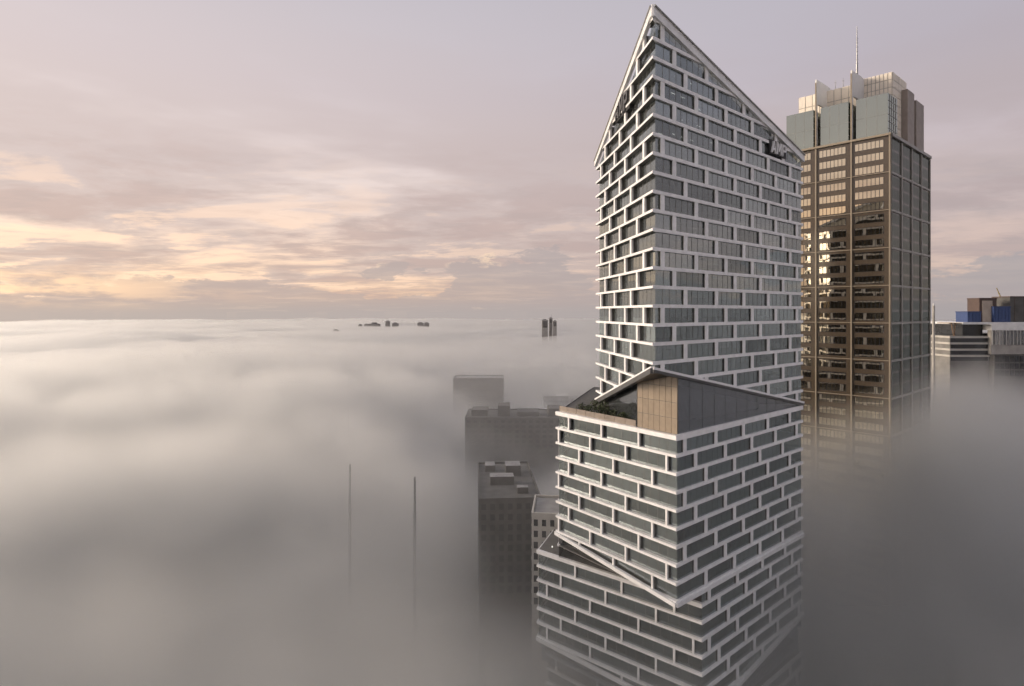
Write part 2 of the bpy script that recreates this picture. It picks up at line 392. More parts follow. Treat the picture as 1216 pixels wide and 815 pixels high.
# the billowing fog round the towers: a density grid filled from noise
def fog_bank():
    me = bpy.data.meshes.new('fog'); ob = obj('fog', me, kind='stuff', label='billowing fog round the towers', category='fog')
    ng = bpy.data.node_groups.new('fog_bank', 'GeometryNodeTree')
    ng.interface.new_socket('Geometry', in_out='INPUT', socket_type='NodeSocketGeometry')
    ng.interface.new_socket('Geometry', in_out='OUTPUT', socket_type='NodeSocketGeometry')
    nd = ng.nodes; lk = ng.links.new
    def m(op, a, b=None, c=None):
        n = nd.new('ShaderNodeMath'); n.operation = op
        for i, v in enumerate((a, b, c)):
            if v is None: continue
            if isinstance(v, (int, float)): n.inputs[i].default_value = v
            else: lk(v, n.inputs[i])
        return n.outputs[0]
    pos = nd.new('GeometryNodeInputPosition'); sp = nd.new('ShaderNodeSeparateXYZ'); lk(pos.outputs[0], sp.inputs[0])
    x, y, z = sp.outputs
    def gs(cx, cy_, rx, ry):
        a = m('DIVIDE', m('SUBTRACT', x, cx), rx); b = m('DIVIDE', m('SUBTRACT', y, cy_), ry)
        return m('EXPONENT', m('MULTIPLY', m('ADD', m('MULTIPLY', a, a), m('MULTIPLY', b, b)), -1.0))
    def nz(scale, zs, det, seed, rough=.62):
        c = nd.new('ShaderNodeCombineXYZ'); lk(x, c.inputs[0]); lk(y, c.inputs[1]); lk(m('MULTIPLY_ADD', z, zs, seed), c.inputs[2])
        n = nd.new('ShaderNodeTexNoise'); n.inputs['Scale'].default_value = 1.0 / scale; n.inputs['Detail'].default_value = det; n.inputs['Roughness'].default_value = rough
        lk(c.outputs[0], n.inputs['Vector']); return m('MULTIPLY', m('SUBTRACT', n.outputs['Fac'], .5), 2.0)
    def sst(v, a, b):
        n = nd.new('ShaderNodeMapRange'); n.interpolation_type = 'SMOOTHSTEP'; lk(v, n.inputs[0]); n.inputs[1].default_value = a; n.inputs[2].default_value = b
        return n.outputs[0]
    topz = m('MULTIPLY_ADD', nz(330, 0.0, 2, 40.0), 36.0, FOG_TOP)
    topz = m('MULTIPLY_ADD', nz(110, 0.7, 5, 900.0), 56.0, topz)
    for amt, a in FOG_SHAPE: topz = m('MULTIPLY_ADD', gs(*a), amt, topz)
    pile = m('MINIMUM', m('ADD', m('MULTIPLY', gs(150, 172, 60, 36), 1.1), m('MULTIPLY', gs(200, 236, 42, 34), .75)), 1.0)
    crest = m('MULTIPLY_ADD', nz(48, 1.0, 4, 300.0), 26.0, 139.0)
    topz = m('ADD', topz, m('MULTIPLY', m('MAXIMUM', m('SUBTRACT', crest, topz), 0.0), pile))
    dep = m('SUBTRACT', topz, z)
    d = m('MULTIPLY', sst(dep, 0, 24), m('MAXIMUM', m('MULTIPLY_ADD', nz(62, 1.3, 5, 77.0), 3.2, 0.72), 0.05))
    d = m('MULTIPLY', d, m('MULTIPLY_ADD', pile, 0.6, 1.0))
    r = m('SQRT', m('ADD', m('MULTIPLY', x, x), m('MULTIPLY', y, y)))
    d = m('MULTIPLY', d, m('SUBTRACT', 1.0, sst(r, 700, 1040)))
    vc = nd.new('GeometryNodeVolumeCube'); lk(d, vc.inputs['Density'])
    vc.inputs['Min'].default_value = (-960, -140, -2); vc.inputs['Max'].default_value = (620, 1050, 162)
    vc.inputs['Resolution X'].default_value = 304; vc.inputs['Resolution Y'].default_value = 229; vc.inputs['Resolution Z'].default_value = 33
    sm = nd.new('GeometryNodeSetMaterial'); sm.inputs['Material'].default_value = fog_material(FOG_DENS, grid=True)
    go = nd.new('NodeGroupOutput'); nd.new('NodeGroupInput')
    lk(vc.outputs[0], sm.inputs[0]); lk(sm.outputs[0], go.inputs[0])
    md = ob.modifiers.new('fog', 'NODES'); md.node_group = ng
    me.materials.append(sm.inputs['Material'].default_value)
FOG_TOP, FOG_DENS = 110.0, 0.03
FOG_SHAPE = [(-26, (44, 106, 46, 40)), (-20, (-40, 330, 60, 60)), (-30, (6, 236, 34, 85)), (-85, (45, 520, 105, 190)), (-24, (-230, 640, 170, 90)),
             (-22, (-60, 760, 120, 120)), (-18, (-520, 780, 200, 120)), (-20, (90, 950, 160, 160)), (14, (-120, 110, 110, 130)), (6, (-60, 60, 80, 60))]
fog_bank()

# ------------------------------------------------------------------ the white stepped tower
FH = 3.8                                   # storey height
A1, B1 = (28.7, 109.3), (79.5, 150.1)      # sharp corner and far end of the long face
D1 = (24.0, 149.7)
A2, D2 = (34.5, 114.0), (12.2, 141.6)
A3, D3 = (41.6, 119.7), (7.2, 146.6)
BK1, BK2 = (68.5, 165.0), (42.0, 159.0)    # unseen back of the plan, cut thin so gold sky is mirrored
Z0 = 212.25                                # topmost floor band of the high block
ZT2, ZT3 = 127.9, 89.9                     # terrace bands of the two blocks below
tower = top('office_tower', (45, 140, 0), 'tall white-framed office tower of twisted stacked blocks with a pointed sloping roof', 'office tower')

# roof plane through its three outer corners
def plane3(p, q, r):
    n = (Vector(q) - Vector(p)).cross(Vector(r) - Vector(p)); d = n.dot(Vector(p))
    return lambda x, y: (d - n.x * x - n.y * y) / n.z
roof_z = plane3((*A1, 212.9), (*B1, 196.2), (*D1, 194.6))

def corner_mitre(f1, d1, f2, d2):
    """outer meeting point of two offset faces at the corner where f1 ends and f2 begins"""
    c = f1.n.dot(f2.n); det = 1 - c * c
    a, b = (d1 - c * d2) / det, (d2 - c * d1) / det
    return f1.n * a + f2.n * b

def make_facade(block, f, region, zrows, Wb, u_first, sgn, depth, bh, mw, d_start=None, d_end=None, single=True, thick_top=False, fin=2.4):
    """Bands, mullions and windows of one face.
    region: convex (u,z) outline; zrows: z of the bands from the top; u_first: mullion position in the first row;
    sgn: how the pattern steps each floor; d_start / d_end: outward mitre vectors at u=0 and u=len."""
    Lf = f.len
    s0 = d_start.dot(f.d) if d_start is not None else -0.25
    s1 = d_end.dot(f.d) if d_end is not None else 0.25
    def shear(u, off):
        if u <= 0.01: return u + s0 * max(off, 0) / depth
        if u >= Lf - 0.01: return u + s1 * max(off, 0) / depth
        return u
    MBJ = None if single else MB('white_cladding', 'dark_reveal', 'tower_glass', 'fin_grey')
    zlo = min(z for _, z in region)
    for r, z in enumerate(zrows):
        hh = bh * (1.7 if (thick_top and r == 0) else 1.0)
        zb0, zb1 = z - hh / 2, z + hh / 2
        p = clip_poly([(0, zb0), (Lf, zb0), (Lf, zb1), (0, zb1)], region)
        if p and area(p) > 0.15:
            mb = MBJ or MB('white_cladding', 'dark_reveal')
            ms = []
            for k in range(len(p)):
                (ua, za), (ub, zb) = p[k], p[(k + 1) % len(p)]
                ms.append(1 if (abs(za - zb0) < 1e-3 and abs(zb - zb0) < 1e-3 and depth > .8) else 0)  # deep bands get a dark underside: dark lining plus painted-in hood shade
            f.slab(mb, p, -0.02, depth * (1.06 if hh > bh else 1.0), 0, ms, shear)
            if single: mb.build('band', block)
        znext = zrows[r + 1] if r + 1 < len(zrows) else z - FH
        zt, zb = z - hh / 2, znext + bh / 2
        first = (u_first + sgn * r * Wb / 3.0) % Wb
        cuts = [first + k * Wb for k in range(-1, int(Lf / Wb) + 2)]
        for u in cuts:
            p = clip_poly([(u - mw / 2, zb - .06), (u + mw / 2, zb - .06), (u + mw / 2, zt + .06), (u - mw / 2, zt + .06)], region)
            if not p or area(p) < 0.1 or u - mw / 2 < 0.2 or u + mw / 2 > Lf - 0.2: continue
            mb = MBJ or MB('white_cladding', 'dark_reveal')
            f.slab(mb, p, depth * .45, depth - 0.06, 0)
            q = [(a + (0.04 if a < u else -0.04), b) for a, b in p]
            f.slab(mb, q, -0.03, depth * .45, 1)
            if single: mb.build('mullion', block)
        for k in range(len(cuts) - 1):
            u0, u1 = cuts[k] + mw / 2 - .03, cuts[k + 1] - mw / 2 + .03
            if cuts[k] - mw / 2 < 0.2: u0 = max(0.0, u0 if cuts[k] > .2 + mw / 2 else 0.0) if cuts[k] + mw / 2 > 0 else 0.0
            if cuts[k + 1] + mw / 2 > Lf - .2: u1 = Lf
            u0, u1 = max(0.0, u0), min(Lf, u1)
            if u1 - u0 < 0.4: continue
            p = clip_poly([(u0, zb), (u1, zb), (u1, zt), (u0, zt)], region)
            if not p or area(p) < 0.08: continue
            mb = MBJ or MB('tower_glass', 'fin_grey')
            gi, fi = (2, 3) if MBJ else (0, 1)
            mb.poly([f.pt(u, zz, 0) for u, zz in p], gi)
            nf = max(1, round((u1 - u0) / fin))
            for j in range(1, nf):
                uu = u0 + (u1 - u0) * j / nf
                q = clip_poly([(uu - .06, zb), (uu + .06, zb), (uu + .06, zt), (uu - .06, zt)], region)
                if q: f.slab(mb, q, -0.04, 0.03, fi)
            if single: mb.build('window', block)
    return MBJ

def make_block(plan, z_lo, z_hi_fn, slabs, label=None):
    """dark core of a block as the part's own mesh; floor slabs as sub-parts"""
    c = Vector((sum(p[0] for p in plan) / len(plan), sum(p[1] for p in plan) / len(plan)))
    inner = [c + (Vector(p) - c) * .62 for p in plan]
    mb = MB('core')
    mb.prism([(p.x, p.y, z_hi_fn(p.x, p.y)) for p in inner], [(p.x, p.y, z_lo) for p in inner])
    blk = mb.build('block', tower)
    if label: blk['label'] = label
    for z, thick, out in slabs:
        pl = [tuple(c + (Vector(p) - c) * out) for p in plan]
        if z > 185:
            n = None
            # cut the slab where the roof passes below it
            g = 1e-3; ax = (roof_z(1, 0) - roof_z(0, 0)); ay = (roof_z(0, 1) - roof_z(0, 0)); a0 = roof_z(0, 0)
            pl = clip(pl, -ax, -ay, a0 - 1.0 - z)
        if len(pl) < 3: continue
        m2 = MB('slab')
        m2.prism([(x, y, z + thick / 2) for x, y in pl], [(x, y, z - thick / 2) for x, y in pl])
        m2.build('floor_slab', blk)
    return blk

# ---- high block
planU = [A1, B1, BK1, BK2, D1]
zU = [Z0 - FH * k for k in range(-1, 23)]
fR = Face(A1, B1); fL = Face(D1, A1)
blkU = make_block(planU, 129.0, lambda x, y: roof_z(x, y) - 2.0, [(z, .4, .955) for z in zU[1:19]])
CZ = 142.6                                           # underside at the sharp corner
botR, botL = 128.6, 129.4
regR = [(0, CZ), (fR.len, botR), (fR.len, 196.2), (0, 212.9)]
regL = [(0, botL), (fL.len, CZ), (fL.len, 212.9), (0, 194.6)]
DR, DL = 0.45, 1.0
mit = corner_mitre(fL, DL, fR, DR)
make_facade(blkU, fR, regR, zU, 12.0, 1.96 + 8.0, 1, DR, .72, 1.25, d_start=mit)
make_facade(blkU, fL, regL, zU, 12.0, (fL.len - 4.2 + 4.0) % 12.0, -1, DL, .52, 1.0, d_end=mit)
# the faces turned away, joined
mj = MB('white_cladding', 'rear_glass', 'frame_dark')
def plain_face(P, Q, zt, zb, ztopfn):
    f = Face(P, Q); zl, zr = ztopfn(*P), ztopfn(*Q)
    reg = [(0, zb), (f.len, zb), (f.len, zr), (0, zl)]
    z = zt
    while z > zb:
        p = clip_poly([(0.02, z - .45), (f.len - .02, z - .45), (f.len - .02, z + .1), (0.02, z + .1)], reg)
        if p: f.slab(mj, p, -.3, .5, 0)
        for k in range(int(f.len / 12) + 1):
            u = 6 + k * 12 - ((zt - z) / FH % 3) * 4
            q = clip_poly([(u - .6, z - FH), (u + .6, z - FH), (u + .6, z), (u - .6, z)], reg)
            if q and 0 < u < f.len: f.slab(mj, q, -.2, .45, 0)
        z -= FH
    mj.poly([f.pt(u, zz) for u, zz in reg], 1)
for P, Q in ((B1, BK1), (BK1, BK2), (BK2, D1)): plain_face(P, Q, Z0, 128.6, lambda x, y: roof_z(x, y))
o = mj.build('rear_facade', blkU); o['kind'] = 'stuff'
# sloping roof deck and its edge beams
planR = [(46 + (x - 46) * .965, 145 + (y - 145) * .965) for x, y in planU]
mb = MB('concrete_dark'); mb.prism([(x, y, roof_z(x, y) - .7) for x, y in planR], [(x, y, roof_z(x, y) - 1.1) for x, y in planR]); mb.build('roof', tower)
roof = tower.children[-1]
def edge_beam(pts, w, mname, parent, name):
    """bar with a w=(half width, height) section along pts"""
    mb = MB(mname)
    for p, q in zip(pts, pts[1:]):
        p, q = Vector(p), Vector(q); d = (q - p).normalized(); s = d.cross(Vector((0, 0, 1))).normalized() * w[0]; h = Vector((0, 0, w[1]))
        mb.prism([p - s + h, p + s + h, p + s - h, p - s - h], [q - s + h, q + s + h, q + s - h, q - s - h])
    return mb.build(name, parent)
Am = Vector((*A1, 0)) + mit
Bm = fR.pt(fR.len + .3, 0, DR); Dm = fL.pt(-.3, 0, DL)
def at_z(v, z, dx=0): return Vector((v.x, v.y, z))
edge_beam([at_z(Am, 213.6), at_z(Bm, 196.2)], (.38, .92), 'white_cladding', roof, 'edge_beam')
edge_beam([at_z(Dm, 194.7), at_z(Am, 213.6)], (.38, .75), 'white_cladding', roof, 'edge_beam')
off = (fR.n * .55)
edge_beam([at_z(Am + off, 214.6), at_z(Bm + off, 197.1)], (.10, .16), 'mid_metal', roof, 'rail')
off = (fL.n * .5)
edge_beam([at_z(Dm + off, 195.5), at_z(Am + off, 214.6)], (.10, .16), 'mid_metal', roof, 'rail')
for P, Q in ((B1, BK1), (BK1, BK2), (BK2, D1)):
    edge_beam([(*P, roof_z(*P) - .2), (*Q, roof_z(*Q) - .2)], (.4, .5), 'white_cladding', roof, 'edge_beam')
# sloping soffit beams over the terrace
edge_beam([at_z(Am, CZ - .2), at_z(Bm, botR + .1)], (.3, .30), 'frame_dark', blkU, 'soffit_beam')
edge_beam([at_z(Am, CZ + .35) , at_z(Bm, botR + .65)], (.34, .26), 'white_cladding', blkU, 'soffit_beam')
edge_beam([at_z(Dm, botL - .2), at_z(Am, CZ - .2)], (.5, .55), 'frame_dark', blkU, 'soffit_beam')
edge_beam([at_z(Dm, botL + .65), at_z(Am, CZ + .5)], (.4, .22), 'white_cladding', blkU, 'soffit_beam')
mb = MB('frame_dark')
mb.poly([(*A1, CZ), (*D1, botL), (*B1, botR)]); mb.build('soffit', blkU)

# ---- AMP lettering
STROKES = {'A': [[(0, 0), (.22, 0), (.58, 1), (.40, 1)], [(.78, 0), (1, 0), (.60, 1), (.42, 1)], [(.22, .22), (.78, .22), (.72, .40), (.28, .40)]],
           'M': [[(0, 0), (.2, 0), (.2, 1), (0, 1)], [(.8, 0), (1, 0), (1, 1), (.8, 1)], [(.02, 1), (.24, 1), (.59, .25), (.41, .25)], [(.76, 1), (.98, 1), (.59, .25), (.41, .25)]],
           'P': [[(0, 0), (.24, 0), (.24, 1), (0, 1)], [(.2, .82), (.72, .82), (.72, 1), (.2, 1)], [(.2, .36), (.72, .36), (.72, .54), (.2, .54)], [(.72, .36), (.96, .44), (.96, .92), (.72, 1)]]}
STROKES['P'][3] = [(.70, .36), (.95, .46), (.95, .90), (.70, 1.0)]
def sign(f, u0, z0, w, h, off, gap, slope, backing=True, lm='white_paint'):
    mb = MB('sign_black')
    tot = 3 * w + 2 * gap
    f.slab(mb, [(u0 - .5, z0 - .3), (u0 + tot + .5, z0 - .3 ), (u0 + tot + .5, z0 + h + .3), (u0 - .5, z0 + h + .3)], .05, off - .12)
    sg = mb.build('sign', tower)
    for i, ch in enumerate('AMP'):
        lb = MB(lm)
        for j, st in enumerate(STROKES[ch]):
            pts = [(u0 + i * (w + gap) + a * w, z0 + b * h) for a, b in st]
            ar = sum(pts[k][0] * pts[(k + 1) % 4][1] - pts[(k + 1) % 4][0] * pts[k][1] for k in range(4))
            if ar < 0: pts.reverse()
            f.slab(lb, pts, off - .1, off + .25 + .012 * j)
        lb.build('letter', sg)
sign(fR, 46.6, 194.5, 2.4, 3.0, .72, .4, 0)
mb = MB('white_cladding'); mb.tube(at_z(Am, 212.5), at_z(Am, 214.9), .5, .28, 6); mb.build('apex_cap', roof)
sign(fL, fL.len - 22.5, 200.0, 2.7, 4.2, DL + .1, .5, 0, lm='frame_dark')

# ---- middle block
planM = [A2, B1, (67, 171), (28, 187), D2]
zM = [ZT2 - FH * j for j in range(10)]
gR = Face(A2, B1); gL = Face(D2, A2)
blkM = make_block(planM, 90.0, lambda x, y: 126.0, [(z, .4, .955) for z in zM[1:]])
mit2 = corner_mitre(gL, 1.0, gR, DR)
u_c2 = (Vector(A2) - Vector(A1)).length
make_facade(blkM, gR, [(0, 93.2), (gR.len, 93.2), (gR.len, ZT2 + .8), (0, ZT2 + .8)], zM, 12.0, 2.3, 1, DR, .72, 1.15, d_start=mit2, thick_top=True)
make_facade(blkM, gL, [(0, 96.8), (gL.len, 93.2), (gL.len, ZT2 + .8), (0, ZT2 + .8)], zM, 10.9, (gL.len - 9.3) % 10.9, -1, 1.0, .56, .46, d_end=mit2, thick_top=True)
A2m = Vector((*A2, 0)) + mit2; D2m = gL.pt(-.3, 0, 1.0); B2m = gR.pt(gR.len + .2, 0, DR)
edge_beam([at_z(D2m, 97.0), at_z(A2m, 93.3)], (.4, .42), 'white_cladding', blkM, 'soffit_beam')
edge_beam([at_z(A2m, 93.3), at_z(B2m, 93.0)], (.4, .42), 'white_cladding', blkM, 'soffit_beam')
mj = MB('white_cladding', 'rear_glass', 'frame_dark')
for P, Q in ((B1, (67, 171)), ((67, 171), (28, 187)), ((28, 187), D2)): plain_face(P, Q, ZT2, 90, lambda x, y: ZT2 + .5)
o = mj.build('rear_facade', blkM); o['kind'] = 'stuff'
mb = MB('terrace'); mb.prism([(x, y, 128.2) for x, y in planM], [(x, y, 127.5) for x, y in planM]); terr = mb.build('terrace_deck', tower)
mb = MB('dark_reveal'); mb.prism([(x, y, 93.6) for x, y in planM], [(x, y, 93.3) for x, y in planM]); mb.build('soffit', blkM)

# ---- glazed hall under the lifted corner
uT = 10.4                                    # length of the tan glass on the short face
hall = None
soff = plane3((*A1, CZ), (*B1, botR), (*D1, botL))
mb = MB('core'); 
cpl = [Vector((44, 131)), Vector((66, 146)), Vector((52, 160)), Vector((34, 150))]
mb.prism([(p.x, p.y, min(soff(p.x, p.y) - .3, 136)) for p in cpl], [(p.x, p.y, 128.1) for p in cpl])
hall = mb.build('glazed_hall', tower)
nP = 12
for k in range(nP):                          # long dark triangle of glass
    u0, u1 = gR.len * k / nP, gR.len * (k + 1) / nP
    def zt(u): 
        p = gR.pt(u, 0); return soff(p.x, p.y) - .15
    za, zb = zt(u0 + .05), zt(u1 - .05)
    if zb < 128.9: zb = 128.9
    mb = MB('pavilion_glass', 'frame_dark')
    mb.poly([gR.pt(u0 + .05, 128.3, -.1), gR.pt(u1 - .05, 128.3, -.1), gR.pt(u1 - .05, zb, -.1), gR.pt(u0 + .05, za, -.1)], 0)
    gR.slab(mb, [(u1 - .06, 128.3), (u1 + .02, 128.3), (u1 + .02, max(129, zt(u1))), (u1 - .06, max(129, zt(u1)))], -.16, -.07, 1)
    mb.build('glass_panel', hall)
nP = 7
Lg = gL.len
for k in range(nP):                          # glass panels, dawn warmth painted in as tan
    for r in range(4):
        u0, u1 = Lg - uT + uT * k / nP, Lg - uT + uT * (k + 1) / nP
        def zt(u): 
            p = gL.pt(u, 0); return soff(p.x, p.y) - .1
        z0, z1 = 128.4 + 3.3 * r, 128.4 + 3.3 * (r + 1)
        reg = clip_poly([(u0 + .04, z0 + .04), (u1 - .04, z0 + .04), (u1 - .04, z1 - .04), (u0 + .04, z1 - .04)],
                        [(Lg - uT, 128), (Lg, 128), (Lg, zt(Lg)), (Lg - uT, zt(Lg - uT))])
        if reg and area(reg) > .2:
            mb = MB('dawn_tan_glass'); gL.slab(mb, reg, -.22, -.1); mb.build('tan_glass_panel', hall)
mb = MB('frame_dark')
gL.slab(mb, [(Lg - uT, 128.2), (Lg - .05, 128.2), (Lg - .05, soff(*A2) - .2), (Lg - uT, 137.5)], -.5, -.25); mb.build('tan_glass_frame', hall)
T = gL.pt(Lg - uT, 0); Dq = Vector((25.2, 143.5, 0))
fB = Face((Dq.x, Dq.y), (T.x, T.y))
for k in range(6):
    u0, u1 = fB.len * k / 6, fB.len * (k + 1) / 6
    mb = MB('pavilion_glass')
    def zt(u):
        p = fB.pt(u, 0); return soff(p.x, p.y) - .1
    mb.poly([fB.pt(u0 + .05, 128.25), fB.pt(u1 - .05, 128.25), fB.pt(u1 - .05, zt(u1)), fB.pt(u0 + .05, zt(u0))]); mb.build('glass_panel', hall)
# balustrade of the terrace
uB = Lg - uT - .4
nb_ = 8
for k in range(nb_):
    mb = MB('balustrade')
    u0, u1 = uB * k / nb_ + .04, uB * (k + 1) / nb_ - .04
    gL.slab(mb, [(u0, 128.3), (u1, 128.3), (u1, 129.75), (u0, 129.75)], -.2, -.12, 0); mb.build('balustrade_panel', terr)

# ---- block below
planB = [A3, B1, (68, 173), (24, 190), D3]
zB = [ZT3 - FH * j for j in range(8)]
hR = Face(A3, B1); hL = Face(D3, A3)
blkB = make_block(planB, 50.0, lambda x, y: 88.0, [(z, .4, .955) for z in zB[1:]])
mit3 = corner_mitre(hL, .7, hR, DR)
make_facade(blkB, hR, [(0, 64.0), (hR.len, 71.0), (hR.len, 92.5), (0, 92.5)], [ZT3 + FH] + zB, 12.0, 2.5, 1, DR, .7, 1.1, d_start=mit3)
make_facade(blkB, hL, [(0, 66.5), (hL.len, 64.0), (hL.len, ZT3 + .7), (0, ZT3 + .7)], zB, 13.0, (hL.len - 6.0) % 13.0, -1, .7, .58, .48, d_end=mit3, thick_top=True)
A3m = Vector((*A3, 0)) + mit3
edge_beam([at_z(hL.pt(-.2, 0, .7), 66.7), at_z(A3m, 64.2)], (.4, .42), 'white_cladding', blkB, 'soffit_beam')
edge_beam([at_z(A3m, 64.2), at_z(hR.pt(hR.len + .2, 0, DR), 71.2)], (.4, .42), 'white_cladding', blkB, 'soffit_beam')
mb = MB('terrace'); mb.prism([(x, y, 90.3) for x, y in planB], [(x, y, 89.8) for x, y in planB]); terr2 = mb.build('terrace_deck', tower)
mj = MB('white_cladding', 'rear_glass', 'frame_dark')
for P, Q in ((B1, (68, 173)), ((68, 173), (24, 190)), ((24, 190), D3)): plain_face(P, Q, ZT3, 66.6, lambda x, y: ZT3 + .4)
o = mj.build('rear_facade', blkB); o['kind'] = 'stuff'
# ---- base, sunk in the fog: one joined facade
A4, D4 = (43.5, 121.2), (10.0, 150.0)
planX = [A4, B1, (68, 173), (26, 190), D4]
kR, kL = Face(A4, B1), Face(D4, A4)
mb = MB('core'); c = Vector((45, 150))
mb.prism([(x, y, 60.5) for x, y in planX], [(x, y, 0) for x, y in planX])
blkX = mb.build('block', tower)
zX = [60.3 - FH * j for j in range(15)]
mm = make_facade(blkX, kR, [(0, 0), (kR.len, 0), (kR.len, 61), (0, 61)], zX, 12, 3, 1, DR, .92, 1.2, single=False)
o = mm.build('base_facade', blkX); o['kind'] = 'stuff'
mm = make_facade(blkX, kL, [(0, 0), (kL.len, 0), (kL.len, 61), (0, 61)], zX, 13, 3, -1, .7, .74, .6, single=False)
o = mm.build('base_facade', blkX); o['kind'] = 'stuff'
mb = MB('pavilion_glass')
mb.poly([hR.pt(1, 60.6, -.6), hR.pt(hR.len - .5, 60.6, -.6), hR.pt(hR.len - .5, 72, -.6), hR.pt(1, 65, -.6)]); mb.build('glass_panel', blkB)
mb = MB('pavilion_glass')
mb.poly([hL.pt(.5, 60.6, -.6), hL.pt(hL.len - 1, 60.6, -.6), hL.pt(hL.len - 1, 65, -.6), hL.pt(.5, 67.5, -.6)]); mb.build('glass_panel', blkB)
mb = MB('pavilion_glass')
for f_, l_ in ((Face((16, 144), (38, 122)), 0),):
    mb.poly([f_.pt(0, 90.2), f_.pt(f_.len, 90.2), f_.pt(f_.len, 93.4), f_.pt(0, 93.4)])
mb.build('lobby_glass', blkM)
# small lamps on the lower terrace and office lights
for (u, v) in ((3.0, 2.0), (10.5, 3.5), (19, 2.0), (4, 8.5), (12, 9)):
    p = hL.pt(u, 0, -v); mb = MB('frame_dark', 'lamp')
    mb.tube((p.x, p.y, 90.3), (p.x, p.y, 91.0), .08, .08, 6); mb.tube((p.x, p.y, 91.0), (p.x, p.y, 91.3), .16, .16, 6, 1)
    mb.build('terrace_lamp', terr2)
for r in (2, 3, 4, 5, 6):
    for k in range(9):
        if random.random() < .35: continue
        u = 1.5 + k * 3.1 + random.uniform(-.5, .5); v = random.choice((1.6, 3.4, 5.0)); z = zU[r] - .42
        if u > r * 6: continue
        p = fR.pt(u, 0, -v)
        if p.x < A1[0] + 2.2 or roof_z(p.x, p.y) < z + 2: continue
        q = p + fR.d * 1.5; w = fR.n * .09
        mb = MB('lamp'); mb.prism([(p.x - w.x, p.y - w.y, z), (p.x + w.x, p.y + w.y, z), (q.x + w.x, q.y + w.y, z), (q.x - w.x, q.y - w.y, z)],
                                  [(p.x - w.x, p.y - w.y, z - .06), (p.x + w.x, p.y + w.y, z - .06), (q.x + w.x, q.y + w.y, z - .06), (q.x - w.x, q.y - w.y, z - .06)])
        mb.build('ceiling_light', blkU)
BL = []
# blinds drawn behind some panes of the long face
for r in range(3, 23):
    for k in range(22):
        if random.random() < .42: continue
        u = 1.2 + k * 2.9; w = random.choice((1.4, 2.9)); z = zU[r] - .5; h = random.uniform(.8, 2.9)
        reg = clip_poly([(u, z - h), (u + w - .1, z - h), (u + w - .1, z), (u, z)], [(a + (.3 if a < 1 else -.3), b) for a, b in regR])
        if not reg: continue
        BL.append((fR, reg))
mb = MB('blind')
for f_, reg in BL: mb.poly([f_.pt(u, zz, -.35) for u, zz in reg])
o = mb.build('blinds', blkU); o['kind'] = 'stuff'

# ------------------------------------------------------------------ the bronze glass tower
GH = 4.1
G = (124.7, 180.0)
dl = Vector((math.sin(R(-46)), math.cos(R(-46)), 0)); dr = Vector((math.sin(R(51)), math.cos(R(51)), 0))
GL = Vector((*G, 0)) + dl * 33.5; GRt = Vector((*G, 0)) + dr * 44.0
GBK = GL + dr * 44.0
ZC = 213.0
gpt = top('bronze_tower', (130, 195, 0), 'bronze granite and glass office tower with green glass crown and rooftop mast', 'office tower')
fl = Face((GL.x, GL.y), G); fr = Face(G, (GRt.x, GRt.y))
mb = MB('granite')
mb.prism([(*G, ZC - .2), (GRt.x, GRt.y, ZC - .2), (GBK.x, GBK.y, ZC - .2), (GL.x, GL.y, ZC - .2)], [(*G, 0), (GRt.x, GRt.y, 0), (GBK.x, GBK.y, 0), (GL.x, GL.y, 0)])
body = mb.build('body', gpt)
lines = [fl.len - 11.0 * k - .25 for k in range(4)]
nfl = 40
VIS = 27
def strip_windows(f, ua, ub, npan, z0, z1, mname, fname, off=.02):
    mb = MB(mname, fname)
    for j in range(npan):
        a, b = ua + (ub - ua) * j / npan, ua + (ub - ua) * (j + 1) / npan
        f.slab(mb, [(a + .09, z0), (b - .09, z0), (b - .09, z1), (a + .09, z1)], off - .3, off + .03, 0)
    f.slab(mb, [(ua - .1, z0 - .12), (ub + .1, z0 - .12), (ub + .1, z1 + .12), (ua - .1, z1 + .12)], off - .5, off, 1)
    return mb
for k in range(VIS):
    zt = ZC - 1.0 - GH * k - (k // 3) * .06
    for b in range(3):
        u1 = fl.len - 11.0 * b - 1.75; u0 = u1 - 8.3
        strip_windows(fl, u0, u1, 7, zt - 3.0, zt - .65, 'bronze_glass', 'window_dark').build('window', body)
    for b in range(4):
        u0 = 11.0 * b + .7
        strip_windows(fr, u0, u0 + 9.6, 6, zt - 3.55, zt - .25, 'grey_glass', 'window_dark').build('window', body)
mb = MB('granite', 'bronze_glass', 'grey_glass')
for k in range(VIS, 50):
    zt = ZC - 1.0 - GH * k
    if zt < 6: break
    for b in range(3):
        u1 = fl.len - 11.0 * b - 1.75
        fl.slab(mb, [(u1 - 8.3, zt - 3.0), (u1, zt - 3.0), (u1, zt - .65), (u1 - 8.3, zt - .65)], -.2, .05, 1)
    for b in range(4):
        fr.slab(mb, [(11 * b + .7, zt - 3.5), (11 * b + 10.3, zt - 3.5), (11 * b + 10.3, zt - .25), (11 * b + .7, zt - .25)], -.2, .05, 2)
o = mb.build('base_facade', body); o['kind'] = 'stuff'
for u in lines[1:] + [fl.len - .25]:
    mb = MB('gold_trim'); fl.slab(mb, [(max(u, .1), 2), (max(u, .1) + .42, 2), (max(u, .1) + .42, ZC + (23 if 5 < u < 30 else .3)), (max(u, .1), ZC + (23 if 5 < u < 30 else .3))], -.2, .55); mb.build('fin_strip', body)
for b in range(5):
    u = 11.0 * b - .0
    mb = MB('mid_metal'); fr.slab(mb, [(max(u - .35, .3), 2), (u + .45 if b < 4 else u - .05, 2), (u + .45 if b < 4 else u - .05, ZC), (max(u - .35, .3), ZC)], -.2, .4); mb.build('fin_strip', body)
